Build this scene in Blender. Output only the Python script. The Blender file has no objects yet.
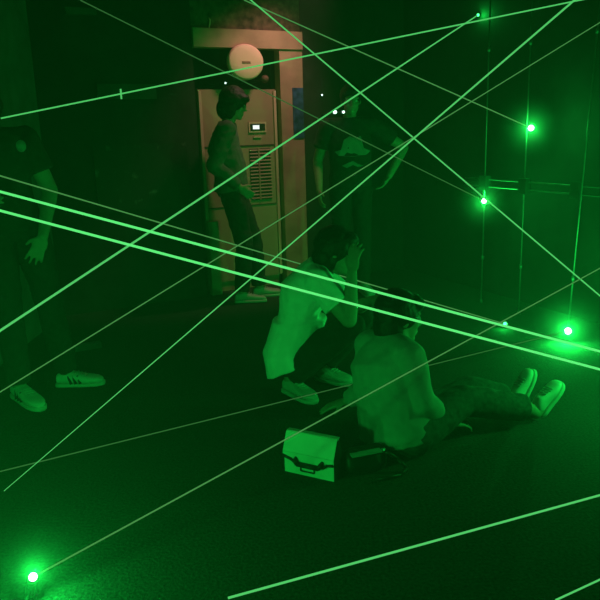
import bpy, bmesh, math, random
from mathutils import Vector, Matrix, noise
random.seed(7)
V = Vector
scn = bpy.context.scene
COL = scn.collection
PI = math.pi
# ---------------------------------------------------------------- camera
F_PX, H_CAM, PITCH, ROLL = 700.0, 1.38, math.radians(13.6), math.radians(1.8)
fwd = V((0, math.cos(PITCH), -math.sin(PITCH)))
up0 = V((0, math.sin(PITCH), math.cos(PITCH)))
r0 = V((1, 0, 0))
right = math.cos(ROLL) * r0 - math.sin(ROLL) * up0
up = math.cos(ROLL) * up0 + math.sin(ROLL) * r0
CAM = V((0, 0, H_CAM))
cd = bpy.data.cameras.new('camera')
cam = bpy.data.objects.new('camera', cd)
COL.objects.link(cam)
cd.sensor_width = 36
cd.lens = 36 * F_PX / 600
cd.clip_start = 0.02
m = Matrix((right, up, -fwd)).transposed().to_4x4()
m.translation = CAM
cam.matrix_world = m
scn.camera = cam


def ray(u, v):
    return fwd + right * ((u - 300) / F_PX) + up * ((300 - v) / F_PX)


def P(u, v, Y):                      # point of a sight line at depth Y
    d = ray(u, v)
    return CAM + d * (Y / d.y)


def FL(u, v, z=0.0):                 # point of a sight line at height z
    d = ray(u, v)
    return CAM + d * ((z - H_CAM) / d.z)


# ---------------------------------------------------------------- materials
def mat(name, col, rough=0.8, metal=0.0, spec=0.3, noise_scale=0, vary=0.0, bump=0.0, emit=None, estr=0.0, coat=0.0):
    mt = bpy.data.materials.new(name)
    mt.use_nodes = True
    nt = mt.node_tree
    b = nt.nodes['Principled BSDF']
    b.inputs['Base Color'].default_value = (*col, 1)
    b.inputs['Roughness'].default_value = rough
    b.inputs['Metallic'].default_value = metal
    b.inputs['Specular IOR Level'].default_value = spec
    if coat:
        b.inputs['Coat Weight'].default_value = coat
    if noise_scale:
        tc = nt.nodes.new('ShaderNodeTexCoord')
        nz = nt.nodes.new('ShaderNodeTexNoise')
        nz.inputs['Scale'].default_value = noise_scale
        nz.inputs['Detail'].default_value = 6
        nt.links.new(tc.outputs['Object'], nz.inputs['Vector'])
        if vary:
            cr = nt.nodes.new('ShaderNodeValToRGB')
            cr.color_ramp.elements[0].position = 0.3
            cr.color_ramp.elements[1].position = 0.7
            cr.color_ramp.elements[0].color = (*[c * (1 - vary) for c in col], 1)
            cr.color_ramp.elements[1].color = (*[min(1, c * (1 + vary)) for c in col], 1)
            nt.links.new(nz.outputs['Fac'], cr.inputs['Fac'])
            nt.links.new(cr.outputs['Color'], b.inputs['Base Color'])
        if bump:
            bp = nt.nodes.new('ShaderNodeBump')
            bp.inputs['Strength'].default_value = bump
            bp.inputs['Distance'].default_value = 0.01
            nt.links.new(nz.outputs['Fac'], bp.inputs['Height'])
            nt.links.new(bp.outputs['Normal'], b.inputs['Normal'])
    if emit:
        b.inputs['Emission Color'].default_value = (*emit, 1)
        b.inputs['Emission Strength'].default_value = estr
        if hasattr(mt, 'cycles'):
            mt.cycles.emission_sampling = 'NONE'
    return mt


M = {}
M['wall'] = mat('dark wall paint', (.016, .017, .016), .75, noise_scale=9, vary=.35, bump=.15)
M['wall_left'] = mat('lightened wall paint', (.13, .135, .13), .8, noise_scale=7, vary=.25, bump=.1)  # left wall paint lightened to stand in for the light on it
M['plate'] = mat('dull grey plate', (.06, .065, .06), .7, noise_scale=9, vary=.3)
M['ceil'] = mat('black ceiling', (.01, .01, .01), .9, noise_scale=12, vary=.3)
M['floor'] = mat('dark speckled carpet', (.034, .037, .034), .92, spec=.1, noise_scale=90, vary=.6, bump=.6)
M['brown'] = mat('brown painted board', (.40, .27, .19), .75, noise_scale=6, vary=.2, bump=.1)
M['brown_dark'] = mat('mottled brown board', (.11, .07, .048), .8, noise_scale=22, vary=.75, bump=.3)
M['dark_blue'] = mat('dark blue panel', (.02, .03, .05), .7, noise_scale=5, vary=.3)
M['poster'] = mat('blue poster', (.03, .07, .16), .5, noise_scale=18, vary=.7)
M['ac'] = mat('beige appliance paint', (.36, .25, .18), .45, noise_scale=3, vary=.08)
M['ac_edge'] = mat('pale appliance trim', (.62, .46, .34), .4, noise_scale=5, vary=.08)
M['ac_dark'] = mat('dark appliance slot', (.04, .03, .025), .6, noise_scale=5, vary=.2)
M['disc'] = mat('pale disc', (.80, .58, .44), .6, noise_scale=4, vary=.06)
M['mark'] = mat('dark mark', (.25, .15, .10), .7, noise_scale=30, vary=.2)
M['metal'] = mat('grey metal tube', (.2, .21, .2), .45, .6, noise_scale=20, vary=.2)
M['black'] = mat('black plastic', (.015, .016, .015), .5, noise_scale=20, vary=.2)
M['skin'] = mat('skin', (.36, .25, .19), .6, noise_scale=40, vary=.08, bump=.05)
M['hair'] = mat('black hair', (.010, .010, .010), .55, noise_scale=60, vary=.4, bump=.5)
M['white_cloth'] = mat('white shirt cloth', (.80, .82, .80), .9, noise_scale=25, vary=.07, bump=.15)
M['grey_cloth'] = mat('grey shirt cloth', (.28, .30, .28), .9, noise_scale=25, vary=.1, bump=.15)
M['jacket'] = mat('green grey jacket cloth', (.09, .11, .09), .9, noise_scale=25, vary=.12, bump=.15)
M['dark_cloth'] = mat('dark trouser cloth', (.022, .023, .022), .9, noise_scale=30, vary=.3, bump=.2)
M['jean'] = mat('dark denim cloth', (.06, .065, .065), .9, noise_scale=60, vary=.35, bump=.2)
M['black_cloth'] = mat('black shirt cloth', (.028, .03, .028), .9, noise_scale=30, vary=.3, bump=.2)
M['print'] = mat('pale shirt print', (.24, .24, .23), .8, noise_scale=25, vary=.12)
M['shoe'] = mat('white shoe leather', (.62, .62, .58), .6, noise_scale=20, vary=.1)
M['shoe_dim'] = mat('grey shoe leather', (.40, .40, .38), .6, noise_scale=20, vary=.1)
M['sole'] = mat('pale rubber sole', (.55, .55, .50), .7, noise_scale=20, vary=.1)
M['bag'] = mat('pale bag leather', (.66, .66, .58), .5, noise_scale=14, vary=.06, bump=.05)
M['bag_trim'] = mat('black bag leather', (.012, .012, .012), .45, noise_scale=30, vary=.2)
M['eye'] = mat('eye', (.5, .5, .5), .2, noise_scale=3, vary=.05)
M['steel'] = mat('buckle steel', (.6, .6, .6), .3, .8, noise_scale=8, vary=.1)
M['display'] = mat('lit display', (.02, .02, .02), .3, emit=(.85, .95, .88), estr=1.3)
M['led'] = mat('white indicator lamp', (.6, .7, .65), .3, emit=(.62, .98, .82), estr=3.0)  # also on the two glowing white spots by the head
M['led_dim'] = mat('dim white indicator', (.6, .7, .65), .3, emit=(.5, .7, .5), estr=.7)
M['lens'] = mat('laser lens', (.1, .5, .2), .2, emit=(.62, 1.0, .72), estr=5.0)
M['lens_dim'] = mat('laser lens dim', (.1, .5, .2), .2, emit=(.16, 1.0, .36), estr=1.0)


def beam_mat(kind, col, s):
    return mat(kind, (0, 0, 0), 1, spec=0, emit=col, estr=s)


M['beam_bright'] = beam_mat('bright laser light', (.13, 1.0, .22), .95)
M['beam_mid'] = beam_mat('laser light', (.10, .72, .16), .85)
M['beam_thin'] = beam_mat('faint laser light', (.10, .42, .10), .62)
M['beam_faint'] = beam_mat('very faint laser light', (.07, .30, .07), .42)


# ---------------------------------------------------------------- helpers
def link(name, me, mt, parent=None, smooth=False):
    o = bpy.data.objects.new(name, me)
    COL.objects.link(o)
    if mt is not None and not me.materials:
        me.materials.append(mt)
    if parent:
        o.parent = parent
        o.matrix_parent_inverse = Matrix.Translation(-parent.location)
    if smooth:
        for p in me.polygons:
            p.use_smooth = True
    return o


def obj(name, bm, mt, parent=None, smooth=False, bevel=0.0):
    if bevel:
        bmesh.ops.bevel(bm, geom=[e for e in bm.edges if e.is_manifold and e.calc_face_angle(0) > .5], offset=bevel, segments=2, affect='EDGES', profile=.7)
    bmesh.ops.recalc_face_normals(bm, faces=bm.faces[:])
    me = bpy.data.meshes.new(name)
    bm.to_mesh(me)
    bm.free()
    return link(name, me, mt, parent, smooth)


def tag(o, label=None, cat=None, group=None, kind=None):
    if label: o['label'] = label
    if cat: o['category'] = cat
    if group: o['group'] = group
    if kind: o['kind'] = kind
    return o


def thing(name, label, cat, loc, group=None):
    o = bpy.data.objects.new(name, None)
    o.empty_display_size = .1
    COL.objects.link(o)
    o.location = loc
    return tag(o, label, cat, group)


def frame(z, x=None):
    z = z.normalized()
    if x is None:
        x = V((1, 0, 0)) if abs(z.x) < .8 else V((0, 1, 0))
    x = (x - z * x.dot(z)).normalized()
    return x, z.cross(x), z


def tube(bm, p, q, r, r2=None, n=12, cap=True):
    r2 = r if r2 is None else r2
    x, y, z = frame(q - p)
    a = [bm.verts.new(p + (x * math.cos(t) + y * math.sin(t)) * r) for t in [2 * PI * i / n for i in range(n)]]
    b = [bm.verts.new(q + (x * math.cos(t) + y * math.sin(t)) * r2) for t in [2 * PI * i / n for i in range(n)]]
    for i in range(n):
        j = (i + 1) % n
        bm.faces.new((a[i], a[j], b[j], b[i]))
    if cap:
        bm.faces.new(a[::-1])
        bm.faces.new(b)


def ball(bm, c, rx, ry=None, rz=None, ax=None, seg=16):
    ry = rx if ry is None else ry
    rz = rx if rz is None else rz
    mt = Matrix.Diagonal((rx, ry, rz, 1))
    if ax:
        mt = Matrix(ax).transposed().to_4x4() @ mt
    mt = Matrix.Translation(c) @ mt
    bmesh.ops.create_uvsphere(bm, u_segments=seg, v_segments=seg // 2 + 2, radius=1, matrix=mt)


def chain(bm, pts, caps=(True, True)):        # [(point, radius), ...] rounded limb
    for k in range(len(pts) - 1):
        tube(bm, pts[k][0], pts[k + 1][0], pts[k][1], pts[k + 1][1], 16)
    for k, (p, r) in enumerate(pts):
        if (k == 0 and not caps[0]) or (k == len(pts) - 1 and not caps[1]):
            continue
        ball(bm, p, r)


def loft(bm, rings, n=24, e=2.3):             # rings: (centre, side, front, half width, half depth)
    prev = None
    for c, s, f, w, d in rings:
        cur = []
        for i in range(n):
            t = 2 * PI * i / n
            ct, st = math.cos(t), math.sin(t)
            cur.append(bm.verts.new(c + s * (w * math.copysign(abs(ct) ** (2 / e), ct)) + f * (d * math.copysign(abs(st) ** (2 / e), st))))
        if prev:
            for i in range(n):
                j = (i + 1) % n
                bm.faces.new((prev[i], prev[j], cur[j], cur[i]))
        else:
            bm.faces.new(cur[::-1])
        prev = cur
    bm.faces.new(prev)


def box(bm, c, x, y, z, sx, sy, sz):          # centre, three unit axes, three full sizes
    vs = []
    for k in (-1, 1):
        for j in (-1, 1):
            for i in (-1, 1):
                vs.append(bm.verts.new(c + x * (i * sx / 2) + y * (j * sy / 2) + z * (k * sz / 2)))
    for f in ((0, 2, 3, 1), (4, 5, 7, 6), (0, 1, 5, 4), (2, 6, 7, 3), (0, 4, 6, 2), (1, 3, 7, 5)):
        bm.faces.new([vs[i] for i in f])


def prism(bm, pts, d):                        # outline extruded along d
    a = [bm.verts.new(p) for p in pts]
    b = [bm.verts.new(p + d) for p in pts]
    n = len(pts)
    bm.faces.new(a)
    bm.faces.new(b[::-1])
    for i in range(n):
        j = (i + 1) % n
        bm.faces.new((a[j], a[i], b[i], b[j]))


def skin(name, bm, mt, parent, voxel=.008, smooth=4, fold=0.0, fscale=9.0, factor=.5):
    """fuse overlapping volumes into one continuous surface"""
    bmesh.ops.recalc_face_normals(bm, faces=bm.faces[:])
    me = bpy.data.meshes.new('t')
    bm.to_mesh(me)
    bm.free()
    o = bpy.data.objects.new('t', me)
    COL.objects.link(o)
    md = o.modifiers.new('r', 'REMESH')
    md.mode = 'VOXEL'
    md.voxel_size = voxel
    sm = o.modifiers.new('s', 'SMOOTH')
    sm.factor = factor
    sm.iterations = smooth
    dg = bpy.context.evaluated_depsgraph_get()
    ev = o.evaluated_get(dg)
    out = bpy.data.meshes.new_from_object(ev, depsgraph=dg)
    bpy.data.objects.remove(o)
    bpy.data.meshes.remove(me)
    if fold:
        nr = [v.normal.copy() for v in out.vertices]
        for v, nn in zip(out.vertices, nr):
            q = v.co * fscale
            w = noise.noise(V((q.x, q.y, q.z * 1.6))) + .6 * (1 - abs(noise.noise(q * 1.7 + V((3, 1, 7)))) * 2)
            v.co += nn * (w * fold)
    out.name = name
    for p in out.polygons:
        p.use_smooth = True
    out.materials.clear()
    return link(name, out, mt, parent, True)


# ---------------------------------------------------------------- the room
YAW = math.radians(28)
S = V((math.cos(YAW), math.sin(YAW), 0))       # along the back wall, to the right
N = V((math.sin(YAW), -math.cos(YAW), 0))      # out of the back wall, into the room
UZ = V((0, 0, 1))
O = P(193, 170, 5.95)
O.z = 0


def WP(u, v, n=0.0):                           # sight line meets the plane n in front of the back wall
    d = ray(u, v)
    return CAM + d * (((O + N * n) - CAM).dot(N) / d.dot(N))


def wsz(u, v, n=0.0):
    p = WP(u, v, n)
    return (p - O).dot(S), p.z


def W(s, n, z):
    return O + S * s + N * n + UZ * z


CEIL = 2.9
XL = -1.90
sL = (XL - O.x) / S.x
corner_L = W(sL, 0, 0)
# right wall: behind the pole rack, running away from the camera
p_a = FL(568, 330)
p_c = FL(481, 303)
rd = (p_c - p_a).normalized()
rn = V((rd.y, -rd.x, 0))                       # away from the room
if rn.x < 0: rn = -rn
wr0 = p_a + rn * .30
# corner of right wall and back wall
t = (O - wr0).dot(N) / rd.dot(N)
corner_R = wr0 + rd * t
wr_near = wr0 - rd * 6.2
YB = -1.6
s_open0 = wsz(193, 60)[0]
s_open1 = wsz(304, 160)[0]
sR = (corner_R - O).dot(S)


def wall_slab(name, p, q, out, z0=0, z1=CEIL, th=.12, mt='wall'):
    bm = bmesh.new()
    prism(bm, [V((p.x, p.y, z0)), V((q.x, q.y, z0)), V((q.x, q.y, z1)), V((p.x, p.y, z1))], out * th)
    return tag(obj(name, bm, M[mt]), kind='structure')


bm = bmesh.new()
prism(bm, [V((-4.5, YB, 0)), V((6.5, YB, 0)), V((6.5, 9.5, 0)), V((-4.5, 9.5, 0))], V((0, 0, -.1)))
tag(obj('floor', bm, M['floor']), kind='structure')
bm = bmesh.new()
prism(bm, [V((-4.5, YB, CEIL)), V((6.5, YB, CEIL)), V((6.5, 9.5, CEIL)), V((-4.5, 9.5, CEIL))], V((0, 0, .1)))
tag(obj('ceiling', bm, M['ceil']), kind='structure')
wall_slab('wall_left', V((XL, YB, 0)), corner_L, V((-1, 0, 0)), mt='wall_left')
wall_slab('wall_back', corner_L, W(s_open0, 0, 0), -N)
wall_slab('wall_back_right', W(s_open1, 0, 0), corner_R, -N)
wall_slab('wall_right', wr_near, corner_R, rn)
wall_slab('wall_front', V((XL, YB, 0)), V((6.4, YB, 0)), V((0, -1, 0)))
# alcove behind the opening
AD = .62
wall_slab('wall_alcove', W(s_open0 - .05, -AD, 0), W(s_open1 + .05, -AD, 0), -N, mt='wall')
wall_slab('wall_alcove_left', W(s_open0, -.12, 0), W(s_open0, -AD, 0), -S, th=.05)
wall_slab('wall_alcove_right', W(s_open1, -.12, 0), W(s_open1, -AD, 0), S, th=.05)
# header boards over the opening
_, z_hi0 = wsz(194, 28)
_, z_lo0 = wsz(194, 47)
bm = bmesh.new()
box(bm, W((s_open0 + s_open1) / 2, -.05, (z_hi0 + CEIL) / 2), S, N, UZ, s_open1 - s_open0, .08, CEIL - z_hi0 - .004)
tag(obj('trim_1', bm, M['brown_dark']), kind='structure')
bm = bmesh.new()
box(bm, W((s_open0 + s_open1) / 2, -.02, (z_hi0 + z_lo0) / 2), S, N, UZ, s_open1 - s_open0, .11, z_hi0 - z_lo0)
tag(obj('trim_2', bm, M['brown'], bevel=.006), kind='structure')
# right jamb
s_j0 = wsz(282, 160)[0]
bm = bmesh.new()
box(bm, W((s_j0 + s_open1) / 2, -.03, z_lo0 / 2), S, N, UZ, s_open1 - s_j0, .10, z_lo0)
tag(obj('trim_3', bm, M['brown'], bevel=.008), kind='structure')

def uv(p):
    d = p - CAM
    return 300 + F_PX * d.dot(right) / d.dot(fwd), 300 - F_PX * d.dot(up) / d.dot(fwd)


# ---------------------------------------------------------------- alcove furniture
# floor standing air conditioner
sa0, za1 = wsz(200, 89)
sa1 = wsz(278, 91)[0]
zb = .09
ac = thing('air_conditioner', 'tall beige floor standing air conditioner with lit display and louvre grille in the alcove', 'air conditioner', W((sa0 + sa1) / 2, -.2, 0))
aw = sa1 - sa0
bm = bmesh.new()
box(bm, W((sa0 + sa1) / 2, -.24, (za1 + zb) / 2), S, N, UZ, aw, .36, za1 - zb)
obj('body', bm, M['ac'], ac, bevel=.012)
bm = bmesh.new()
box(bm, W((sa0 + sa1) / 2, -.24, zb / 2), S, N, UZ, aw - .04, .33, zb)
obj('plinth', bm, M['brown'], ac, bevel=.005)
for k in (sa0 + .012, sa1 - .012):
    bm = bmesh.new()
    box(bm, W(k, -.052, (za1 + zb) / 2), S, N, UZ, .024, .02, za1 - zb - .02)
    obj('edge_trim', bm, M['ac_edge'], ac, bevel=.004)
sd0, zd1 = wsz(251, 122)
sd1, zd0 = wsz(269, 132)
dp = None
bm = bmesh.new()
box(bm, W((sd0 + sd1) / 2, -.056, (zd0 + zd1) / 2), S, N, UZ, sd1 - sd0, .014, zd1 - zd0)
dp = obj('display_frame', bm, M['ac_edge'], ac, bevel=.003)
bm = bmesh.new()
box(bm, W((sd0 + sd1) / 2, -.049, (zd0 + zd1) / 2), S, N, UZ, (sd1 - sd0) * .84, .006, (zd1 - zd0) * .66)
obj('display_screen', bm, M['black'], dp)
bm = bmesh.new()
box(bm, W(sd0 + (sd1 - sd0) * .40, -.045, (zd0 + zd1) / 2), S, N, UZ, (sd1 - sd0) * .36, .004, (zd1 - zd0) * .38)
obj('display_digits', bm, M['display'], dp)
bm = bmesh.new()
sl, zl = wsz(260, 137)
box(bm, W(sl, -.0545, zl), S, N, UZ, .075, .012, .008)
obj('badge', bm, M['ac_edge'], ac)
# seam and louvres
sz0, zz0 = wsz(246, 146)
bm = bmesh.new()
box(bm, W((sa0 + sa1) / 2, -.058, zz0), S, N, UZ, aw - .06, .006, .012)
obj('panel_seam', bm, M['ac_dark'], ac)
sg0, zg1 = wsz(252, 149)
sg1, zg0 = wsz(275, 199)
bm = bmesh.new()
box(bm, W((sg0 + sg1) / 2, -.060, (zg0 + zg1) / 2), S, N, UZ, sg1 - sg0, .006, zg1 - zg0)
gr = obj('grille', bm, M['ac_dark'], ac)
bm = bmesh.new()
nl = 15
for k in range(nl):
    z = zg0 + (zg1 - zg0) * (k + .5) / nl
    box(bm, W((sg0 + sg1) / 2, -.054, z), S, (N + UZ * .5).normalized(), (UZ - N * .5).normalized(), sg1 - sg0, .012, .010)
box(bm, W(sg0 + (sg1 - sg0) * .42, -.050, (zg0 + zg1) / 2), S, N, UZ, .012, .012, zg1 - zg0)
obj('louvre', bm, M['ac'], gr)
sp0, zp1 = wsz(262, 205)
sp1, zp0 = wsz(279, 250)
bm = bmesh.new()
box(bm, W((sa0 + sa1) / 2, -.058, zp1), S, N, UZ, aw - .06, .006, .008)
obj('panel_seam', bm, M['ac_dark'], ac)
# round disc above the air conditioner
ds, dz = wsz(246, 62, .06)
dsw = wsz(263.5, 62, .06)[0] - ds
dzh = dz - wsz(246, 80, .06)[1]
dk = thing('wall_disc', 'large round pale disc with a small dark mark at its middle above the air conditioner', 'disc', W(ds, -.1, dz))
bm = bmesh.new()
rings = []
for nn, k in ((.01, .90), (.015, .97), (.03, 1.0), (.055, 1.0), (.068, .97), (.074, .90), (.077, .5)):
    rings.append((W(ds, nn, dz), S, UZ, dsw * k, dzh * k))
loft(bm, rings, 40, 2.0)
obj('face', bm, M['disc'], dk, True)
bm = bmesh.new()
box(bm, W(ds - .005, .078, dz - .005), S, N, UZ, .075, .004, .018)
obj('mark', bm, M['mark'], dk)
bm = bmesh.new()
tube(bm, W(ds, -AD, dz), W(ds, .012, dz), .03)
obj('bracket', bm, M['black'], dk)
ks, kz = wsz(265, 79, -.1)
kn = thing('small_globe', 'small round dull ball on a stalk just right of the big pale disc', 'globe', W(ks, -.1, kz))
bm = bmesh.new()
ball(bm, W(ks, -.10, kz), .034)
obj('ball', bm, M['brown_dark'], kn, True)
bm = bmesh.new()
tube(bm, W(ks, -AD, kz), W(ks, -.12, kz), .012)
obj('stalk', bm, M['black'], kn)
# dark blue panel at the back of the alcove
s_a, z_a = wsz(195, 48, -AD)
s_b, z_b = wsz(228, 88, -AD)
bm = bmesh.new()
box(bm, W(s_open0 + .25, -AD + .02, 2.0), S, N, UZ, .44, .03, .7)
tag(obj('wall_panel', bm, M['dark_blue']), 'dark blue panel on the alcove wall behind the round disc', 'panel')
# poster on the jamb
s_a, z_a = wsz(291, 88)
s_b, z_b = wsz(303, 138)
bm = bmesh.new()
box(bm, W((s_a + s_b) / 2, .024, (z_a + z_b) / 2), S, N, UZ, s_b - s_a, .006, z_a - z_b)
tag(obj('poster', bm, M['poster']), 'dark blue poster fixed to the brown jamb right of the air conditioner', 'poster')
# hook on the header
hs, hz = wsz(209, 23)
bm = bmesh.new()
tube(bm, W(hs, -.006, hz - .045), W(hs + .006, .012, hz + .02), .006)
tube(bm, W(hs + .006, .012, hz + .02), W(hs + .004, -.012, hz + .045), .006)
tag(obj('hook', bm, M['disc'], smooth=True), 'small pale hook on the mottled board over the alcove', 'hook')
# pale post standing at the left of the opening (low)
ps0, pz1 = wsz(208, 222, .02)
ps1 = wsz(218, 222, .02)[0]
bm = bmesh.new()
box(bm, W((ps0 + ps1) / 2, .0, pz1 / 2), S, N, UZ, ps1 - ps0, .06, pz1)
tag(obj('short_post', bm, M['brown'], bevel=.005), 'short brown post at the left foot of the alcove behind the standing person', 'post')
# small indicator lamps
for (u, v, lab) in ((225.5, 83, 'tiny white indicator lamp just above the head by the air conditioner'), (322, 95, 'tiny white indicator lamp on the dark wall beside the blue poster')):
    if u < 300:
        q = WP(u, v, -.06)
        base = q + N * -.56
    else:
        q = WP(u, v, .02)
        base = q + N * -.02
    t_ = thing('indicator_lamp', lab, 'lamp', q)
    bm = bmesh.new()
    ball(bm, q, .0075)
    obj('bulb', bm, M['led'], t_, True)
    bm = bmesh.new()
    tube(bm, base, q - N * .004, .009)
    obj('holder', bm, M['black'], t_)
# things on the left part of the back wall
q = WP(121, 94, .03)
t_ = thing('wall_plate', 'wide dull plate on the dark back wall with a glowing green slit', 'plate', q)
s_a, z_a = wsz(96, 84); s_b, z_b = wsz(156, 99)
bm = bmesh.new()
box(bm, W((s_a + s_b) / 2, .012, (z_a + z_b) / 2), S, N, UZ, s_b - s_a, .024, abs(z_a - z_b))
obj('plate', bm, M['plate'], t_, bevel=.004)
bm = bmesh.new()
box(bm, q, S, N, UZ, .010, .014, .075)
obj('tick', bm, M['beam_mid'], t_)  # glowing upright tick on the plate, in line with the long beam
s_a, z_a = wsz(64, 8); s_b, z_b = wsz(95, 16)
bm = bmesh.new()
box(bm, W((s_a + s_b) / 2, .03, (z_a + z_b) / 2), S, N, UZ, s_b - s_a, .06, abs(z_a - z_b))
tag(obj('wall_box', bm, M['plate'], bevel=.006), 'small dull box high on the dark back wall near the left corner', 'box')
# dark sheet, faint reflections painted into its colour as pale flecks
mt = mat('dark sheet with painted reflections', (.012, .013, .012), .6)
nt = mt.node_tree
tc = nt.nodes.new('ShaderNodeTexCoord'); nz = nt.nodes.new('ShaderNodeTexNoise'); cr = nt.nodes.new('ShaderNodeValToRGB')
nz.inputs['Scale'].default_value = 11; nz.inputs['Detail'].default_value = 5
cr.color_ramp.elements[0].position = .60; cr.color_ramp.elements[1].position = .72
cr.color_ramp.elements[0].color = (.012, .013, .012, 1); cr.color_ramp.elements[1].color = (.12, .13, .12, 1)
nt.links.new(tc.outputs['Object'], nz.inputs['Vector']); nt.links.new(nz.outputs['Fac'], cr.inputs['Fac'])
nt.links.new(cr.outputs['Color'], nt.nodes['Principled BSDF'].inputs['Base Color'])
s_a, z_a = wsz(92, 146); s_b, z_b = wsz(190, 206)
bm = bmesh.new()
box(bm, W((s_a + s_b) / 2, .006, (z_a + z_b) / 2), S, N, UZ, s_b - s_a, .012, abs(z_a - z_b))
tag(obj('poster', bm, mt), 'dark poster with faint reflections painted as pale flecks on the back wall left of the alcove', 'poster')
# low bar on the floor against the wall
q = FL(88, 349)
bm = bmesh.new()
box(bm, q + UZ * .02, S, N, UZ, .17, .05, .04)
tag(obj('floor_bar', bm, M['wall_left'], bevel=.006), 'low dull bar lying on the floor behind the white sneakers', 'bar')
# two white spots by the second standing person
q = P(339, 112, 5.28)
q1, q2 = P(335, 112, 5.28), P(343, 112, 5.28)

# ---------------------------------------------------------------- pole rack with lasers
p1b = p_c
p3b = p_a
p2b = p_a.lerp(p_c, .53)
rack = thing('pole_rack', 'thin metal rack of three upright poles and two rails in front of the right wall', 'rack', p2b)
poles = []
for b_ in (p1b, p2b, p3b):
    bm = bmesh.new()
    lean = -rd * (.045 if b_ is p3b else .0)            # the near pole leans a little
    ax_ = UZ + lean
    tube(bm, b_, b_ + ax_ * 2.75, .0055, n=10)
    for z in (.0, .35, 1.9):
        tube(bm, b_ + ax_ * z, b_ + ax_ * (z + .03), .011, n=10)
    obj('pole', bm, M['metal'], rack, True)
zr = P(578, 186, p3b.y).z
for dz in (0, -.055):
    bm = bmesh.new()
    tube(bm, p1b + rd * .25 + UZ * (zr + dz) + rn * .012, p3b - rd * 1.0 + UZ * (zr + dz) + rn * .012, .006, n=10)
    obj('rail', bm, M['metal'], rack, True)
for b_ in (p1b, p2b, p3b):
    bm = bmesh.new()
    box(bm, b_ + UZ * (zr - .028), rd, rn, UZ, .075, .05, .11)
    obj('clamp', bm, M['plate'], rack, bevel=.006)


def on_pole(b_, v):
    # height on a pole that shows at image row v
    lo, hi = 0, 2.7
    for _ in range(40):
        mid = (lo + hi) / 2
        d = b_ + UZ * mid - CAM
        vv = 300 - F_PX * d.dot(up) / d.dot(fwd)
        if vv > v: lo = mid
        else: hi = mid
    return b_ + UZ * lo


LASERS = []


def bloom_haze_mat(dens, c, R):
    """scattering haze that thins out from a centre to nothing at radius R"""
    mt = bpy.data.materials.new('bloom haze')
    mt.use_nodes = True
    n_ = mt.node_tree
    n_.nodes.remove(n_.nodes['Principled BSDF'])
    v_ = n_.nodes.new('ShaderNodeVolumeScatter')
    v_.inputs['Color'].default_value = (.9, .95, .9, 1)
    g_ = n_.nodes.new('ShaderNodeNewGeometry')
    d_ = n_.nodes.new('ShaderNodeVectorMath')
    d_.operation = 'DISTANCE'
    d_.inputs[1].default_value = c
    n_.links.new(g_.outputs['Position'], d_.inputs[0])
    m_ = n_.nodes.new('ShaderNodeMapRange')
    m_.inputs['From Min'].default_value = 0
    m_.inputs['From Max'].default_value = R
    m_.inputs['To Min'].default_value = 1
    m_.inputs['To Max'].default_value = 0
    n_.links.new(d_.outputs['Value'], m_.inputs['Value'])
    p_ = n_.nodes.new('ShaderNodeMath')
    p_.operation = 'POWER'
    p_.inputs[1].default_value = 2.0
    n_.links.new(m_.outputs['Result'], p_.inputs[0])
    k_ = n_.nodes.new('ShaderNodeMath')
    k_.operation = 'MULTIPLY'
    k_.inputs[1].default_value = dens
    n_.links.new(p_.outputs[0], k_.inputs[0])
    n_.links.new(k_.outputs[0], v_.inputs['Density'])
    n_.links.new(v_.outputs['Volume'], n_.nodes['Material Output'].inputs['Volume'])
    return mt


def emitter(pos, aim, lab, r=.020, power=30, lens='lens', mount=None, puff=.27, dens=.65):
    aim = aim.normalized()
    t_ = thing('laser_emitter', lab, 'laser', pos, 'green laser emitters')
    back = pos - aim * .10
    bm = bmesh.new()
    tube(bm, back, pos - aim * .012, r * 1.15, n=18)
    tube(bm, pos - aim * .03, pos - aim * .008, r * 1.35, n=18)
    obj('housing', bm, M['black'], t_, True)
    bm = bmesh.new()
    ball(bm, pos, r, r, r)
    obj('lens', bm, M[lens], t_, True)
    if mount is not None:
        bm = bmesh.new()
        tube(bm, pos - aim * .06, mount, .008, n=10)
        obj('mount', bm, M['black'], t_, True)
    if power:
        ld = bpy.data.lights.new('laser_or_fill_light', 'POINT')
        ld.energy = power
        ld.color = (0.01, 1.0, 0.09)
        ld.shadow_soft_size = .008
        lo = bpy.data.objects.new('laser_or_fill_light', ld)
        COL.objects.link(lo)
        lo.location = pos + aim * (r + .012)
        lo.parent = t_
        # added haze puff about each bright laser head, shaping the glow of lens bloom
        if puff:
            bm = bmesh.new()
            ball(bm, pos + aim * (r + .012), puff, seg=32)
            tag(obj('haze', bm, bloom_haze_mat(dens, pos + aim * (r + .012), puff), t_, True), kind='stuff')
        lo.matrix_parent_inverse = Matrix.Translation(-t_.location)
    LASERS.append(t_)
    return pos


TOCAM = lambda p: (V((0, 0.4, .9)) - p)
e2 = on_pole(p2b, 128) - rn * .05
e1 = on_pole(p1b, 201) - rn * .05
e3 = P(568, 331, p3b.y - .3)
e2 = P(531, 128, e2.y); e1 = P(484, 201, e1.y)
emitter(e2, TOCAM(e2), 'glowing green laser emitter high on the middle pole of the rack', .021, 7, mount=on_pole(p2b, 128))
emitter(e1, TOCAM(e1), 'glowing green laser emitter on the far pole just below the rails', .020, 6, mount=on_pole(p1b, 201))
emitter(e3, TOCAM(e3) + V((0, 0, .4)), 'large glowing green laser emitter at the foot of the near pole', .022, 28, mount=p3b + UZ * .06, puff=.30, dens=.30)
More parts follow.
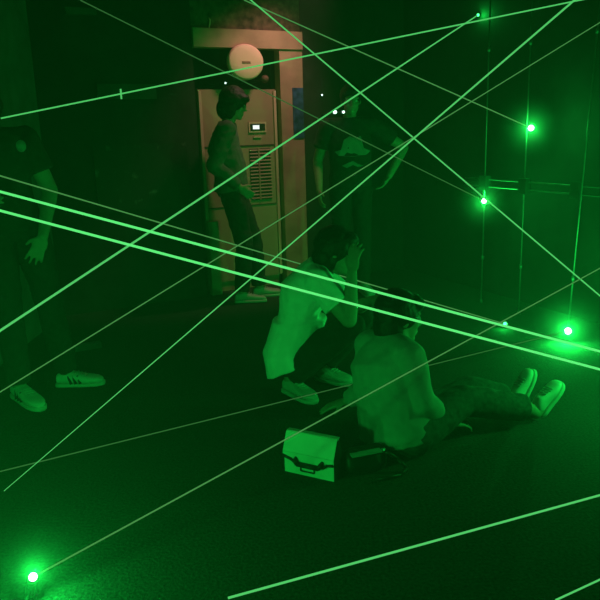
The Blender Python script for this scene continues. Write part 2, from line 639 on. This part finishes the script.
# top of right wall
d = ray(478, 15)
e4 = CAM + d * ((wr0 - CAM).dot(rn) / d.dot(rn)) - rn * .11
e4 = P(478, 15, e4.y)
emitter(e4, TOCAM(e4), 'small dim green laser emitter high on the right wall where a beam ends', .012, 1.5, 'lens_dim', mount=e4 + rn * .11, puff=0)
e5 = FL(505, 324, .035)
emitter(e5, V((-.4, -.8, .3)), 'small dim green laser emitter on the floor before the pole rack', .016, 1.5, 'lens_dim', mount=V((e5.x + .02, e5.y + .05, 0)), puff=0)
e6 = FL(33, 577, .09)
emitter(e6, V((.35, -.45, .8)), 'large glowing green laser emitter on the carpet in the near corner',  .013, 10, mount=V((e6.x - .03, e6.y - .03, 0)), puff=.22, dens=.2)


# ---------------------------------------------------------------- beams
def beam(a, b_, px, mt, lab, k0=1.0, k1=1.0):
    """tube of lit haze; px = width in photo pixels at its middle"""
    mid = (a + b_) / 2
    r = .36 * px * (mid - CAM).dot(fwd) / F_PX
    bm = bmesh.new()
    tube(bm, a - mid, b_ - mid, r * k0, r * k1, n=10)
    o = obj('laser_beam', bm, M[mt], smooth=True)
    o.location = mid
    tag(o, lab, 'laser beam', 'green laser beams', 'thing')


beam(P(1, 118.3, 4.2), P(600, -4, 4.6), 2.0, 'beam_mid', 'long green beam crossing the glowing slit and the round pale disc')
beam(P(80, 0, 4.6), e1, 1.5, 'beam_faint', 'faint beam falling past the round disc to the emitter below the rails')
beam(P(246, -4, 4.4), P(612, 306, 3.9), 2.0, 'beam_mid', 'clear green beam falling from above the poster across the emitter below the rails')
beam(P(244, 0, 5.2), e2, 1.6, 'beam_thin', 'thin beam ending at the emitter high on the middle pole')
beam(P(-8, 336, 2.75), e4, 2.3, 'beam_mid', 'clear green beam rising to the dim emitter high on the right wall')
beam(FL(4, 491, .01), P(592, -15, 3.4), 2.4, 'beam_mid', 'clear green beam rising from the near carpet to the top over the rack', .35, 1.25)
beam(P(-8, 397, 3.15), P(604, 20, 4.5), 1.5, 'beam_thin', 'thin beam rising from near the white sneakers across the brown jamb')
beam(P(-6, 174, 3.2), e5, 1.6, 'beam_thin', 'thin beam passing behind the crouching person to the dim floor emitter')
beam(P(-6, 190, 2.6), P(606, 353, 2.6), 3.4, 'beam_bright', 'thick bright beam, upper of the two thick ones crossing the white shirt')
beam(P(-6, 209, 2.4), P(606, 371, 2.4), 3.4, 'beam_bright', 'thick bright beam, lower of the two thick ones crossing the white shirt')
beam(P(-6, 473, 2.55), e3, 1.3, 'beam_faint', 'very faint low beam skimming the carpet to the foot of the near pole')
beam(e6, P(606, 265, 3.3), 1.8, 'beam_thin', 'thin beam from the carpet emitter rising across the seated grey shirt')
beam(P(228, 598, 1.6), P(606, 493.5, 1.9), 3.2, 'beam_mid', 'thick beam low over the empty near carpet')
beam(P(556, 600, 1.5), P(612, 574, 1.6), 2.6, 'beam_mid', 'short piece of beam in the near right corner')


# ---------------------------------------------------------------- people
def head_parts(bm, c, F, L, U, s=1.0):
    """skull, face, nose, ears, brow and lips, F = where the face looks"""
    ax = (F, L, U)
    ball(bm, c + U * .02 * s - F * .012 * s, .096 * s, .076 * s, .098 * s, ax, 20)
    ball(bm, c - U * .045 * s + F * .026 * s, .062 * s, .058 * s, .072 * s, ax, 16)
    ball(bm, c - U * .098 * s + F * .062 * s, .024 * s, .026 * s, .018 * s, ax, 12)          # chin
    chain(bm, [(c + U * .012 * s + F * .082 * s, .011 * s), (c - U * .026 * s + F * .097 * s, .0165 * s)])   # nose
    for k in (-1, 1):
        ball(bm, c - U * .028 * s + F * .092 * s + L * k * .011 * s, .011 * s, .009 * s, .008 * s, ax, 10)
        chain(bm, [(c + U * .026 * s + F * .083 * s + L * k * .012 * s, .009 * s), (c + U * .024 * s + F * .066 * s + L * k * .050 * s, .008 * s)])
        ball(bm, c - U * .005 * s - F * .008 * s + L * k * .076 * s, .018 * s, .008 * s, .030 * s, ax, 12)
        ball(bm, c - U * .025 * s + F * .052 * s + L * k * .036 * s, .030 * s, .022 * s, .022 * s, ax, 12)
    ball(bm, c - U * .062 * s + F * .083 * s, .010 * s, .024 * s, .006 * s, ax, 12)
    ball(bm, c - U * .073 * s + F * .081 * s, .010 * s, .020 * s, .007 * s, ax, 12)


def hand_parts(bm, w, D, Pm, T, curl=.35, s=1.0, spread=.10):
    """w wrist, D direction of fingers, Pm palm normal, T thumb side"""
    D = D.normalized()
    T = (T - D * T.dot(D)).normalized()
    Pm = D.cross(T) if D.cross(T).dot(Pm) > 0 else T.cross(D)
    ball(bm, w + D * .045 * s, .050 * s, .040 * s, .016 * s, (D, T, Pm), 16)
    for k, (off, ln) in enumerate(((.029, .072), (.010, .080), (-.010, .074), (-.028, .058))):
        a = w + D * (.082 - abs(off) * .25) * s + T * off * s
        d = (D + T * off * spread * 30).normalized()
        pts = [(a - d * .03 * s, .0095 * s), (a, .0092 * s)]
        an = 0
        for j, fr in enumerate((.45, .30, .25)):
            an += curl * (.7 + .3 * j)
            a = a + (d * math.cos(an) + Pm * math.sin(an)) * ln * fr * s
            pts.append((a, (.0085 - .0008 * j) * s))
        chain(bm, pts)
    a = w + D * .022 * s + T * .026 * s
    b1 = a + (D * .6 + T * .7 + Pm * .3).normalized() * .034 * s
    b2 = b1 + (D * .85 + T * .35 + Pm * .4).normalized() * .028 * s
    chain(bm, [(w + D * .012 * s + T * .012 * s, .013 * s), (a, .012 * s), (b1, .010 * s), (b2, .0085 * s)])


def shoe_mesh(heel, toe, upv, s=1.0, w=.047):
    """returns upper, sole volumes; heel and toe = sole centre points"""
    D = (toe - heel).normalized()
    Uv = (upv - D * upv.dot(D)).normalized()
    Sd = D.cross(Uv)
    L = (toe - heel).length
    bu, bs = bmesh.new(), bmesh.new()
    prof = ((.00, .55, .050), (.04, .72, .062), (.14, .80, .072), (.28, .82, .074), (.42, .88, .064), (.58, .98, .050), (.74, 1.0, .042), (.88, .88, .036), (.96, .62, .028), (1.0, .35, .018))
    rings = [(heel + D * (x * L) + Uv * (.018 + h / 2), Sd, Uv, w * k, h / 2) for x, k, h in prof]
    loft(bu, rings, 20, 2.6)
    rings = [(heel + D * (x * L * 1.04 - L * .02) + Uv * .012, Sd, Uv, w * k * 1.08, .012) for x, k, h in prof]
    loft(bs, rings, 20, 5)
    return bu, bs, (D, Uv, Sd, L)


def add_shoe(parent, heel, toe, upv, mt='shoe', stripes=False, w=.047, side=1):
    bu, bs, (D, Uv, Sd, L) = shoe_mesh(heel, toe, upv, w=w)
    sh = skin('shoe', bu, M[mt], parent, .006, 3)
    obj('sole', bs, M['sole'] if mt == 'shoe' else M[mt], sh, True)
    bm = bmesh.new()
    for k in range(4):
        c = heel + D * (L * (.46 + .07 * k)) + Uv * (.018 + .062 - .006 * k)
        tube(bm, c - Sd * .022, c + Sd * .022, .0035, n=8)
    obj('lace', bm, M['shoe_dim'], sh, True)
    if stripes:
        for sd in (-1, 1):
            for k in range(3):
                bm = bmesh.new()
                a = heel + D * (L * (.34 + .10 * k)) + Uv * .022 + Sd * sd * w * .93
                b_ = heel + D * (L * (.27 + .10 * k)) + Uv * .068 + Sd * sd * w * .62
                tube(bm, a, b_, .008, n=8)
                obj('stripe', bm, M['bag_trim'], sh, True)
    return sh


def person(lab, J, F, U_head, look, cloth, hair='short', group=None, sleeve='short', hands=None, shirt_extra=None, hair_fn=None, leg_r=1.0, hem=None, chest_w=1.0, fold=.006, palm=None, lum=1.0):
    """J: joints in the world. F forward of the trunk. look: direction of the face."""
    root = thing('person', lab, 'person', V((J['pelvis'].x, J['pelvis'].y, 0)))
    up_t = (J['neck'] - J['pelvis']).normalized()
    Lv = (J['shl'] - J['shr']).normalized()
    sp = [J['pelvis'], J['lumbar'], J['chest'], J['neck']]

    def ringset(pts, dims):
        out = []
        n = len(pts)
        for i, (p, (w, d)) in enumerate(zip(pts, dims)):
            a = pts[max(0, i - 1)]
            b_ = pts[min(n - 1, i + 1)]
            tz = (b_ - a).normalized()
            s_ = (Lv - tz * Lv.dot(tz)).normalized()
            out.append((p, s_, tz.cross(s_), w, d))
        return out

    look = look.normalized()
    HL = U_head.cross(look).normalized()
    HU = look.cross(HL).normalized()
    hc = J['head']
    bm = bmesh.new()
    low = J['pelvis'] - (J['lumbar'] - J['pelvis']).normalized() * .07
    loft(bm, ringset([low] + sp[:3] + [J['chest'].lerp(J['neck'], .6), J['neck']], [(.12, .09), (.155, .11), (.135, .095), (.155, .11), (.15, .085), (.06, .055)]))
    chain(bm, [(J['neck'] - up_t * .03, .058), (J['neck'].lerp(hc, .45), .052), (hc - HU * .05 - look * .01, .052)])
    head_parts(bm, hc, look, HL, HU)
    for s in 'lr':
        chain(bm, [(J['chest'].lerp(J['neck'], .75), .06), (J['sh' + s], .056), (J['el' + s], .040), (J['el' + s].lerp(J['wr' + s], .3), .040), (J['wr' + s], .026)])
        chain(bm, [(J['hip' + s], .088 * leg_r), (J['kn' + s], .056 * leg_r), (J['kn' + s].lerp(J['an' + s], .3), .055 * leg_r), (J['an' + s], .036)])
        chain(bm, [(J['an' + s], .036), (J['an' + s].lerp(J['heel' + s], .6), .030), (J['heel' + s].lerp(J['toe' + s], .5) + (J['an' + s] - J['heel' + s]) * .25, .026)])
        h = (hands or {}).get(s, {})
        fa = (J['wr' + s] - J['el' + s]).normalized()
        D = h.get('D', fa)
        T = h.get('T', F)
        Pm = h.get('P', -Lv if s == 'l' else Lv)
        hand_parts(bm, J['wr' + s], D, Pm, T, h.get('curl', .35), 1.0, h.get('spread', .1))
    body = skin('body', bm, M['skin'], root, .0062, 3)
    for k in (-1, 1):
        bm = bmesh.new()
        ball(bm, hc + HU * .004 + look * .074 + HL * k * .031, .0115, seg=12)
        obj('eye', bm, M['eye'], root, True)
    # hair
    bm = bmesh.new()
    if hair_fn:
        hair_fn(bm, hc, look, HL, HU)
    else:
        ball(bm, hc + HU * .035 - look * .022, .103, .088, .100, (look, HL, HU), 20)
        ball(bm, hc - HU * .02 - look * .050, .068, .080, .080, (look, HL, HU), 18)
        ball(bm, hc + HU * .075 + look * .040, .055, .070, .040, (look, HL, HU), 16)
    skin('hair', bm, M['hair'], root, .007, 2, fold=.004, fscale=26)
    # trousers
    bm = bmesh.new()
    waist = J['pelvis'].lerp(J['lumbar'], .55)
    loft(bm, ringset([low, J['pelvis'], waist], [(.13, .10), (.170, .124), (.150, .112)]))
    for s in 'lr':
        k = J['kn' + s]
        a_ = J['an' + s]
        cuff = a_.lerp(k, .04)
        chain(bm, [(J['hip' + s], .098 * leg_r), (J['hip' + s].lerp(k, .5), .084 * leg_r), (k, .070 * leg_r), (k.lerp(a_, .45), .068 * leg_r), (cuff, .062 * leg_r)], (True, False))
    skin('trousers', bm, M[cloth['legs']], root, .009, 3, fold=fold, fscale=11)
    # shirt
    bm = bmesh.new()
    hem_p = hem if hem is not None else J['pelvis'] - (J['lumbar'] - J['pelvis']).normalized() * .03
    cw = chest_w
    loft(bm, ringset([hem_p, J['pelvis'].lerp(J['lumbar'], .4), J['lumbar'], J['chest'], J['chest'].lerp(J['neck'], .6), J['neck'] + up_t * .005], [(.180 * cw, .135 * cw), (.178 * cw, .132 * cw), (.168 * cw, .125 * cw * lum), (.178 * cw, .130 * cw), (.160, .098), (.080, .072)]))
    for s in 'lr':
        pts = [(J['chest'].lerp(J['neck'], .72), .072), (J['sh' + s], .072)]
        if sleeve == 'long':
            pts += [(J['el' + s], .060), (J['el' + s].lerp(J['wr' + s], .5), .052), (J['el' + s].lerp(J['wr' + s], .93), .042)]
        else:
            pts += [(J['sh' + s].lerp(J['el' + s], .62), .072)]
        chain(bm, pts, (True, False))
    if shirt_extra:
        shirt_extra(bm, J, Lv, F)
    sh = skin('shirt' if cloth.get('top_name') is None else cloth['top_name'], bm, M[cloth['top']], root, .008, 3, fold=fold, fscale=9)
    for s in 'lr':
        upv = h_up = (J['an' + s] - J['heel' + s])
        add_shoe(root, J['heel' + s], J['toe' + s], upv, cloth.get('shoe', 'shoe'), cloth.get('stripes', False), cloth.get('shoe_w', .047))
    return root, sh


def stand(origin, ang, h=1.70, **ov):
    """joints of a standing figure: local (forward, left, up) -> world"""
    F = V((math.cos(ang), math.sin(ang), 0))
    L = V((-F.y, F.x, 0))
    k = h / 1.70
    loc = dict(pelvis=(0, 0, .93), lumbar=(.005, 0, 1.07), chest=(-.005, 0, 1.25), neck=(-.02, 0, 1.44), head=(.015, 0, 1.585),
               shl=(-.02, .175, 1.385), shr=(-.02, -.175, 1.385), ell=(-.04, .235, 1.11), elr=(-.04, -.235, 1.11), wrl=(.04, .25, .87), wrr=(.04, -.25, .87),
               hipl=(0, .085, .90), hipr=(0, -.085, .90), knl=(.02, .095, .48), knr=(.02, -.095, .48), anl=(-.01, .10, .085), anr=(-.01, -.10, .085),
               heell=(-.065, .105, .0), heelr=(-.065, -.105, .0), toel=(.19, .125, .0), toer=(.19, -.125, .0))
    loc.update(ov)
    return {n: origin + (F * p[0] + L * p[1] + UZ * p[2]) * k for n, p in loc.items()}, F, L


# ---- person standing by the air conditioner, seen from the side
o1 = FL(237, 300)
J1, F1, L1 = stand(o1, math.radians(8), 1.72, head=(.06, 0, 1.585), neck=(-.005, 0, 1.44), chest=(-.04, 0, 1.24), ell=(-.10, .22, 1.12), elr=(-.13, -.22, 1.12), wrl=(.08, .2, .93), wrr=(.06, -.19, .95),
                   anl=(.20, .08, .085), heell=(.14, .08, 0), toel=(.39, .1, 0), knl=(.17, .09, .48), hipl=(.03, .085, .90), knr=(.08, -.095, .48), anr=(.04, -.1, .085), heelr=(-.02, -.105, 0), toer=(.235, -.125, 0))


def bob(bm, c, f, l, u):
    ball(bm, c + u * .03 - f * .018, .112, .100, .108, (f, l, u), 20)
    ball(bm, c - u * .045 - f * .055, .080, .095, .095, (f, l, u), 18)
    for k in (-1, 1):
        ball(bm, c - u * .04 + l * k * .07 - f * .02, .050, .030, .085, (f, l, u), 16)
    ball(bm, c + u * .055 + f * .055, .060, .080, .040, (f, l, u), 16)


person('person in a dull jacket with bobbed dark hair standing sideways before the air conditioner', J1, F1, UZ, V((1, .05, -.25)),
       dict(legs='dark_cloth', top='jacket', top_name='jacket', shoe='shoe_dim'), hair_fn=bob, sleeve='long', chest_w=1.02, fold=.007)

# ---- person in black with a printed shirt standing at the back
o2 = FL(352, 293)
J2, F2, L2 = stand(o2, math.radians(-82), 1.72, ell=(-.06, .47, 1.20), wrl=(.10, .30, .98), elr=(-.06, -.26, 1.12), wrr=(.05, -.27, .88), shl=(-.02, .19, 1.39), head=(.01, .01, 1.585))
pr2, sh2 = person('person in a black shirt with a pale chest print standing behind the crouching one', J2, F2, UZ, V((.05, -1, -.1)),
                  dict(legs='dark_cloth', top='black_cloth', shoe='shoe_dim'), hands={'l': dict(D=V((-.6, -.1, -.8)), T=V((.2, -1, 0)), P=V((-1, 0, 0)), curl=.3)})
# pale print of two patches on the chest
dep = J2['chest'].y - .147


def patch(pts, name='print'):
    bm = bmesh.new()
    pp = []
    for (u, v) in pts:
        q = P(u, v, dep)
        q.y = dep + .55 * (q.x - J2['chest'].x) ** 2 * 3 - .003 + max(0, q.z - 1.26) * .30
        pp.append(q)
    prism(bm, pp, V((0, .03, 0)))
    return obj(name, bm, M['print'], sh2)


patch([(335, 152), (341, 150), (344, 140), (350, 136), (356, 138), (361, 136), (364, 148), (371, 151), (366, 155), (352, 157), (339, 156)])
patch([(342, 166), (348, 163), (353, 161), (358, 164), (364, 166), (358, 167), (353, 165), (347, 168)])
# twin glowing white spots by the head, on a bracket from the back wall
tw = thing('twin_glow', 'two small glowing white spots on a slim dark bracket beside the standing head', 'lamp', P(339, 112, J2['head'].y - .14))
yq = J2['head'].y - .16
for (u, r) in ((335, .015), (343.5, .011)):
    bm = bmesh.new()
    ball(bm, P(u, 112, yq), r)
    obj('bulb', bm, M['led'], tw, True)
bm = bmesh.new()
qa, qb = P(332, 112, yq + .02), P(346, 112, yq + .02)
tube(bm, qa, qb, .010)
ws, wz = wsz(322, 112)
tube(bm, qa, W(ws, 0, qa.z), .006)
obj('bracket', bm, M['black'], tw, True)

# ---- person at the left edge
o3 = FL(34, 396)
J3, F3, L3 = stand(o3, math.radians(-62), 1.70, pelvis=(-.02, -.03, .93), chest=(-.06, -.05, 1.24), lumbar=(-.04, -.04, 1.07), neck=(-.07, -.06, 1.42), head=(-.05, -.08, 1.565),
                   shl=(-.07, .12, 1.375), shr=(-.07, -.235, 1.36), ell=(-.04, .215, 1.11), wrl=(.14, .125, .89), elr=(-.02, -.28, 1.10), wrr=(.17, -.16, 1.10))
J3['heell'] = FL(58, 386); J3['toel'] = FL(104, 384); J3['anl'] = J3['heell'].lerp(J3['toel'], .22) + UZ * .085
J3['heelr'] = FL(16, 396); J3['toer'] = FL(42, 411); J3['anr'] = J3['heelr'].lerp(J3['toer'], .22) + UZ * .085
J3['knl'] = J3['anl'].lerp(J3['hipl'], .49) + F3 * .03
J3['knr'] = J3['anr'].lerp(J3['hipr'], .49) + F3 * .03
pr3, sh3 = person('person in dark clothes and white striped sneakers standing against the left wall', J3, F3, UZ, V((-.9, .35, -.2)),
                  dict(legs='dark_cloth', top='black_cloth', shoe='shoe', stripes=True),
                  hands={'l': dict(D=V((-.45, -.2, -1)), T=V((-.9, -.3, 0)), P=V((-.3, .9, 0)), curl=.2, spread=.22), 'r': dict(T=UZ, P=V((-.3, .6, 0)), curl=.3)})
bm = bmesh.new()
qc = P(21, 146, J3['chest'].y - .10)
nrm = (CAM - qc); nrm.z = 0; nrm.normalize()
sx = V((-nrm.y, nrm.x, 0))
loft(bm, [(qc - nrm * .03, sx, UZ, .024, .030), (qc + nrm * .012, sx, UZ, .024, .030)], 20, 2)
obj('print', bm, M['print'], sh3, True)

# ---- crouching person in the white shirt
JA = dict(pelvis=P(293, 357, 3.60), lumbar=P(294, 327, 3.60), chest=P(304, 292, 3.60), neck=P(322, 266, 3.58), head=P(337, 252, 3.56),
          shl=P(318, 274, 3.75), shr=P(318, 281, 3.44), elr=P(349, 320, 3.36), wrr=P(352, 272, 3.40), ell=P(356, 308, 3.80), wrl=P(374, 300, 3.62),
          hipl=P(298, 358, 3.70), hipr=P(297, 361, 3.50), knl=P(362, 318, 3.80), knr=P(352, 326, 3.42))
JA['heelr'] = FL(286, 391); JA['toer'] = FL(315, 404)
JA['heell'] = FL(318, 379); JA['toel'] = FL(352, 386)
for s in 'lr':
    JA['an' + s] = JA['heel' + s].lerp(JA['toe' + s], .2) + UZ * .09
FA = V((.93, .36, 0)).normalized()


def hairA(bm, c, f, l, u):
    ball(bm, c + u * .035 - f * .020, .108, .094, .103, (f, l, u), 20)
    ball(bm, c - u * .03 - f * .050, .075, .088, .090, (f, l, u), 18)
    ball(bm, c + u * .07 + f * .045, .058, .075, .044, (f, l, u), 16)


def shirtA(bm, J, L, F):
    # loose shirt tail hanging behind down to the heels
    loft(bm, [(P(291, 367, 3.56), V((.86, -.30, .42)), V((.36, .93, 0)), .125, .16), (P(290, 350, 3.58), V((.93, -.36, 0)), V((.36, .93, 0)), .135, .17), (P(300, 318, 3.6), V((.95, -.3, 0)), V((.3, .95, 0)), .14, .165)])


person('crouching person in a white shirt and dark trousers with one hand raised to the face', JA, FA, (UZ + FA * .3).normalized(), V((.95, -.12, -.15)),
       dict(legs='dark_cloth', top='white_cloth', shoe='shoe_dim'), hair_fn=hairA, shirt_extra=shirtA,
       hands={'r': dict(D=V((.12, 0, 1)), T=V((-.6, .6, 0)), P=V((.2, .9, 0)), curl=.35, spread=.2), 'l': dict(P=-UZ, T=V((0, -1, 0)), curl=.5)}, leg_r=.95, chest_w=.98,
       hem=P(293, 359, 3.60), fold=.005, lum=.72)

# ---- person sitting on the floor in the grey shirt
JB = dict(pelvis=P(396, 430, 2.87), lumbar=P(390, 398, 2.90), chest=P(387, 368, 2.95), neck=P(396, 338, 2.99), head=P(400, 317, 3.02),
          shl=P(370, 345, 3.08), shr=P(408, 356, 2.84), elr=P(421, 402, 2.78), wrr=P(447, 421, 2.93), ell=P(368, 388, 3.22), wrl=P(347, 401, 3.27),
          hipl=P(402, 426, 2.98), hipr=P(412, 434, 2.80), knl=P(470, 391, 3.18), knr=P(463, 400, 2.98))
JB['heelr'] = FL(541, 416, .02); JB['toer'] = P(562, 384, JB['heelr'].y + .06)
JB['heell'] = FL(521, 405, .02); JB['toel'] = P(534, 370, JB['heell'].y + .04)
JB['anr'] = JB['heelr'] + V((-.085, -.045, .06))
JB['anl'] = JB['heell'] + V((-.085, -.045, .06))
FB = V((.85, .53, 0)).normalized()


def hairB(bm, c, f, l, u):
    ball(bm, c + u * .03 - f * .022, .106, .090, .102, (f, l, u), 20)
    ball(bm, c - u * .035 - f * .050, .072, .084, .085, (f, l, u), 18)
    ball(bm, c + u * .065 + f * .045, .058, .075, .046, (f, l, u), 16)


person('person in a loose grey shirt sitting on the floor with legs stretched towards the rack', JB, FB, UZ, V((.93, .3, -.12)),
       dict(legs='jean', top='grey_cloth', shoe='shoe', shoe_w=.038), hair_fn=hairB, sleeve='long', chest_w=1.04, fold=.006, hem=P(397, 437, 2.87),
       hands={'l': dict(D=V((-.9, .25, -.35)), T=V((0, -1, 0)), P=-UZ, curl=.12, spread=.2), 'r': dict(D=V((.8, .3, -.2)), P=-UZ, T=V((0, 1, .2)), curl=.3)})

# ---------------------------------------------------------------- bags
bl, br = FL(285, 471), FL(334, 482)
bx = (br - bl).normalized()
by = V((-bx.y, bx.x, 0))                        # away from the camera
bw = (br - bl).length
bh = .165
bd = .075
bag = thing('satchel', 'small white satchel with black handle and flap edging on the floor beside the grey shirt', 'bag', (bl + br) / 2 + by * bd / 2)
bc = (bl + br) / 2
def bp(x, y, z):
    return bc + bx * x + by * y + UZ * z


hw = bw / 2
prof = [(.0, .0), (.0, .095), (.034, bh), (.052, bh), (bd, .10), (bd, 0)]
bm = bmesh.new()
prism(bm, [bp(-hw, y, z) for y, z in prof], bx * bw)
obj('body', bm, M['bag'], bag, bevel=.003)
bm = bmesh.new()                               # flap: over the top and down the front, with a notch
hw += .003
ed = [(hw, .074), (hw * .72, .068), (hw * .60, .055), (-hw * .50, .055), (-hw * .64, .066), (-hw, .078)]
th = .004
front = [bp(x, -.004, z) for x, z in ed]
fa, fb = bp(-hw, -.004, .096), bp(hw, -.004, .096)
prism(bm, front + [fa, fb], -by * th)
q1, q2 = bp(-hw, .032, bh + .004), bp(hw, .032, bh + .004)
nf = (q1 - fa).normalized().cross(bx)
prism(bm, [fa, fb, q2, q1], -nf * th if nf.y > 0 else nf * th)
q3, q4 = bp(-hw, .056, bh + .004), bp(hw, .056, bh + .004)
prism(bm, [q1, q2, q4, q3], UZ * th)
obj('flap', bm, M['bag'], bag)
bm = bmesh.new()
for (x0, z0), (x1, z1) in zip(ed[:-1], ed[1:]):
    tube(bm, bp(x0, -.009, z0), bp(x1, -.009, z1), .0065, n=8)
obj('flap_edging', bm, M['bag_trim'], bag, True)
for sgn in (-1, 1):
    bm = bmesh.new()
    prism(bm, [bp(sgn * (bw / 2 + .001), y * .98 + .001, z * .98) for y, z in prof], bx * (sgn * .004))
    obj('side_panel', bm, M['bag_trim'], bag)
bm = bmesh.new()
hp = [(-.062, .072), (-.052, .054), (.046, .054), (.058, .074)]
for (x0, z0), (x1, z1) in zip(hp[:-1], hp[1:]):
    tube(bm, bc + bx * (x0 + .008) + UZ * z0 - by * .020, bc + bx * (x1 + .008) + UZ * z1 - by * .020, .0095, n=10)
for x0, z0 in (hp[0], hp[-1]):
    tube(bm, bc + bx * (x0 + .008) + UZ * z0 - by * .020, bc + bx * (x0 + .008) + UZ * (z0 + .004) + by * .0, .0075, n=10)
obj('handle', bm, M['bag_trim'], bag, True)
bm = bmesh.new()
for (x0, z0), (x1, z1) in (((-.036, .044), (.026, .044)), ((.026, .044), (.026, .020)), ((.026, .020), (-.036, .020)), ((-.036, .020), (-.036, .044))):
    tube(bm, bc + bx * x0 + UZ * z0 - by * .004, bc + bx * x1 + UZ * z1 - by * .004, .0028, n=8)
obj('plate_outline', bm, M['bag_trim'], bag, True)
# black bag beside it
kc = FL(370, 474)
kb = thing('shoulder_bag', 'black shoulder bag with steel buckle lying between the satchel and the grey shirt', 'bag', kc)
kx = V((.93, .35, 0)).normalized(); ky = V((-kx.y, kx.x, 0))
bm = bmesh.new()
loft(bm, [(kc + ky * .05 + UZ * .004, kx, ky, .09, .05), (kc + ky * .05 + UZ * .04, kx, ky, .098, .055), (kc + ky * .052 + UZ * .075, kx, ky, .09, .045), (kc + ky * .054 + UZ * .095, kx, ky, .085, .020)], 28, 3)
b_ = skin('body', bm, M['bag_trim'], kb, .006, 4, fold=.004, fscale=14)
bm = bmesh.new()
a1 = kc + ky * .02 - kx * .07 + UZ * .088; a2 = kc + ky * .01 + kx * .05 + UZ * .092
box(bm, (a1 + a2) / 2, (a2 - a1).normalized(), ky, UZ, .13, .030, .008)
obj('flap_strip', bm, M['grey_cloth'], kb, bevel=.002)
bm = bmesh.new()
ball(bm, kc + kx * .062 + ky * .01 + UZ * .088, .009)
tube(bm, kc + kx * .05 + ky * .005 + UZ * .09, kc + kx * .075 + ky * .015 + UZ * .09, .006, n=8)
obj('buckle', bm, M['steel'], kb, True)
bm = bmesh.new()
pts = [kc + kx * .07 + ky * .02 + UZ * .085, kc + kx * .12 - ky * .01 + UZ * .05, kc + kx * .15 - ky * .04 + UZ * .012, kc + kx * .10 - ky * .075 + UZ * .010, kc - kx * .0 - ky * .07 + UZ * .010]
chain(bm, [(p, .007) for p in pts])
obj('strap', bm, M['bag_trim'], kb, True)

# ---------------------------------------------------------------- light, haze, view
def spot(name, pos, to, col, power, ang, blend=.5, size=.05):
    ld = bpy.data.lights.new(name, 'SPOT')
    ld.energy = power; ld.color = col; ld.spot_size = math.radians(ang); ld.spot_blend = blend; ld.shadow_soft_size = size
    o = bpy.data.objects.new(name, ld)
    COL.objects.link(o)
    o.location = pos
    o.rotation_euler = (to - pos).to_track_quat('-Z', 'Y').to_euler()
    return o


# warm lamp under the ceiling before the alcove
smid = (s_open0 + s_open1) / 2
spot('alcove_lamp', W(smid + .38, .72, 2.84), W(smid + .04, -.02, 1.45), (1.0, .45, .42), 66, 66, .8, .12)
# unseen green fill lights added outside the frame: left, right and behind the camera
def point(name, pos, col, power, size=.05):
    ld = bpy.data.lights.new(name, 'POINT')
    ld.energy = power; ld.color = col; ld.shadow_soft_size = size
    o = bpy.data.objects.new(name, ld)
    COL.objects.link(o)
    o.location = pos


G = (0.01, 1.0, 0.09)
point('laser_or_fill_light', V((-1.15, 1.15, .62)), G, 42)  # front left fill, added to lift shirt and bag
point('laser_or_fill_light', V((1.8, 3.0, .6)), G, 36)  # right fill, added for the floor and shoes there
point('laser_or_fill_light', V((.3, -1.0, 2.4)), G, 4)  # weak added fill from behind the camera

w = bpy.data.worlds.new('world')
scn.world = w
w.use_nodes = True
nt = w.node_tree
nt.nodes['Background'].inputs['Color'].default_value = (0, 0, 0, 1)
nt.nodes['Background'].inputs['Strength'].default_value = 0
vs = nt.nodes.new('ShaderNodeVolumeScatter')
vs.inputs['Color'].default_value = (.9, .95, .9, 1)
vs.inputs['Density'].default_value = .024
vs.inputs['Anisotropy'].default_value = .25
nt.links.new(vs.outputs['Volume'], nt.nodes['World Output'].inputs['Volume'])

vw = scn.view_settings
vw.view_transform = 'Standard'
vw.look = 'None'
vw.gamma = 1
vw.exposure = 0
vw.use_curve_mapping = False
scn.cycles.use_denoising = True
scn.cycles.volume_bounces = 0
scn.cycles.max_bounces = 4
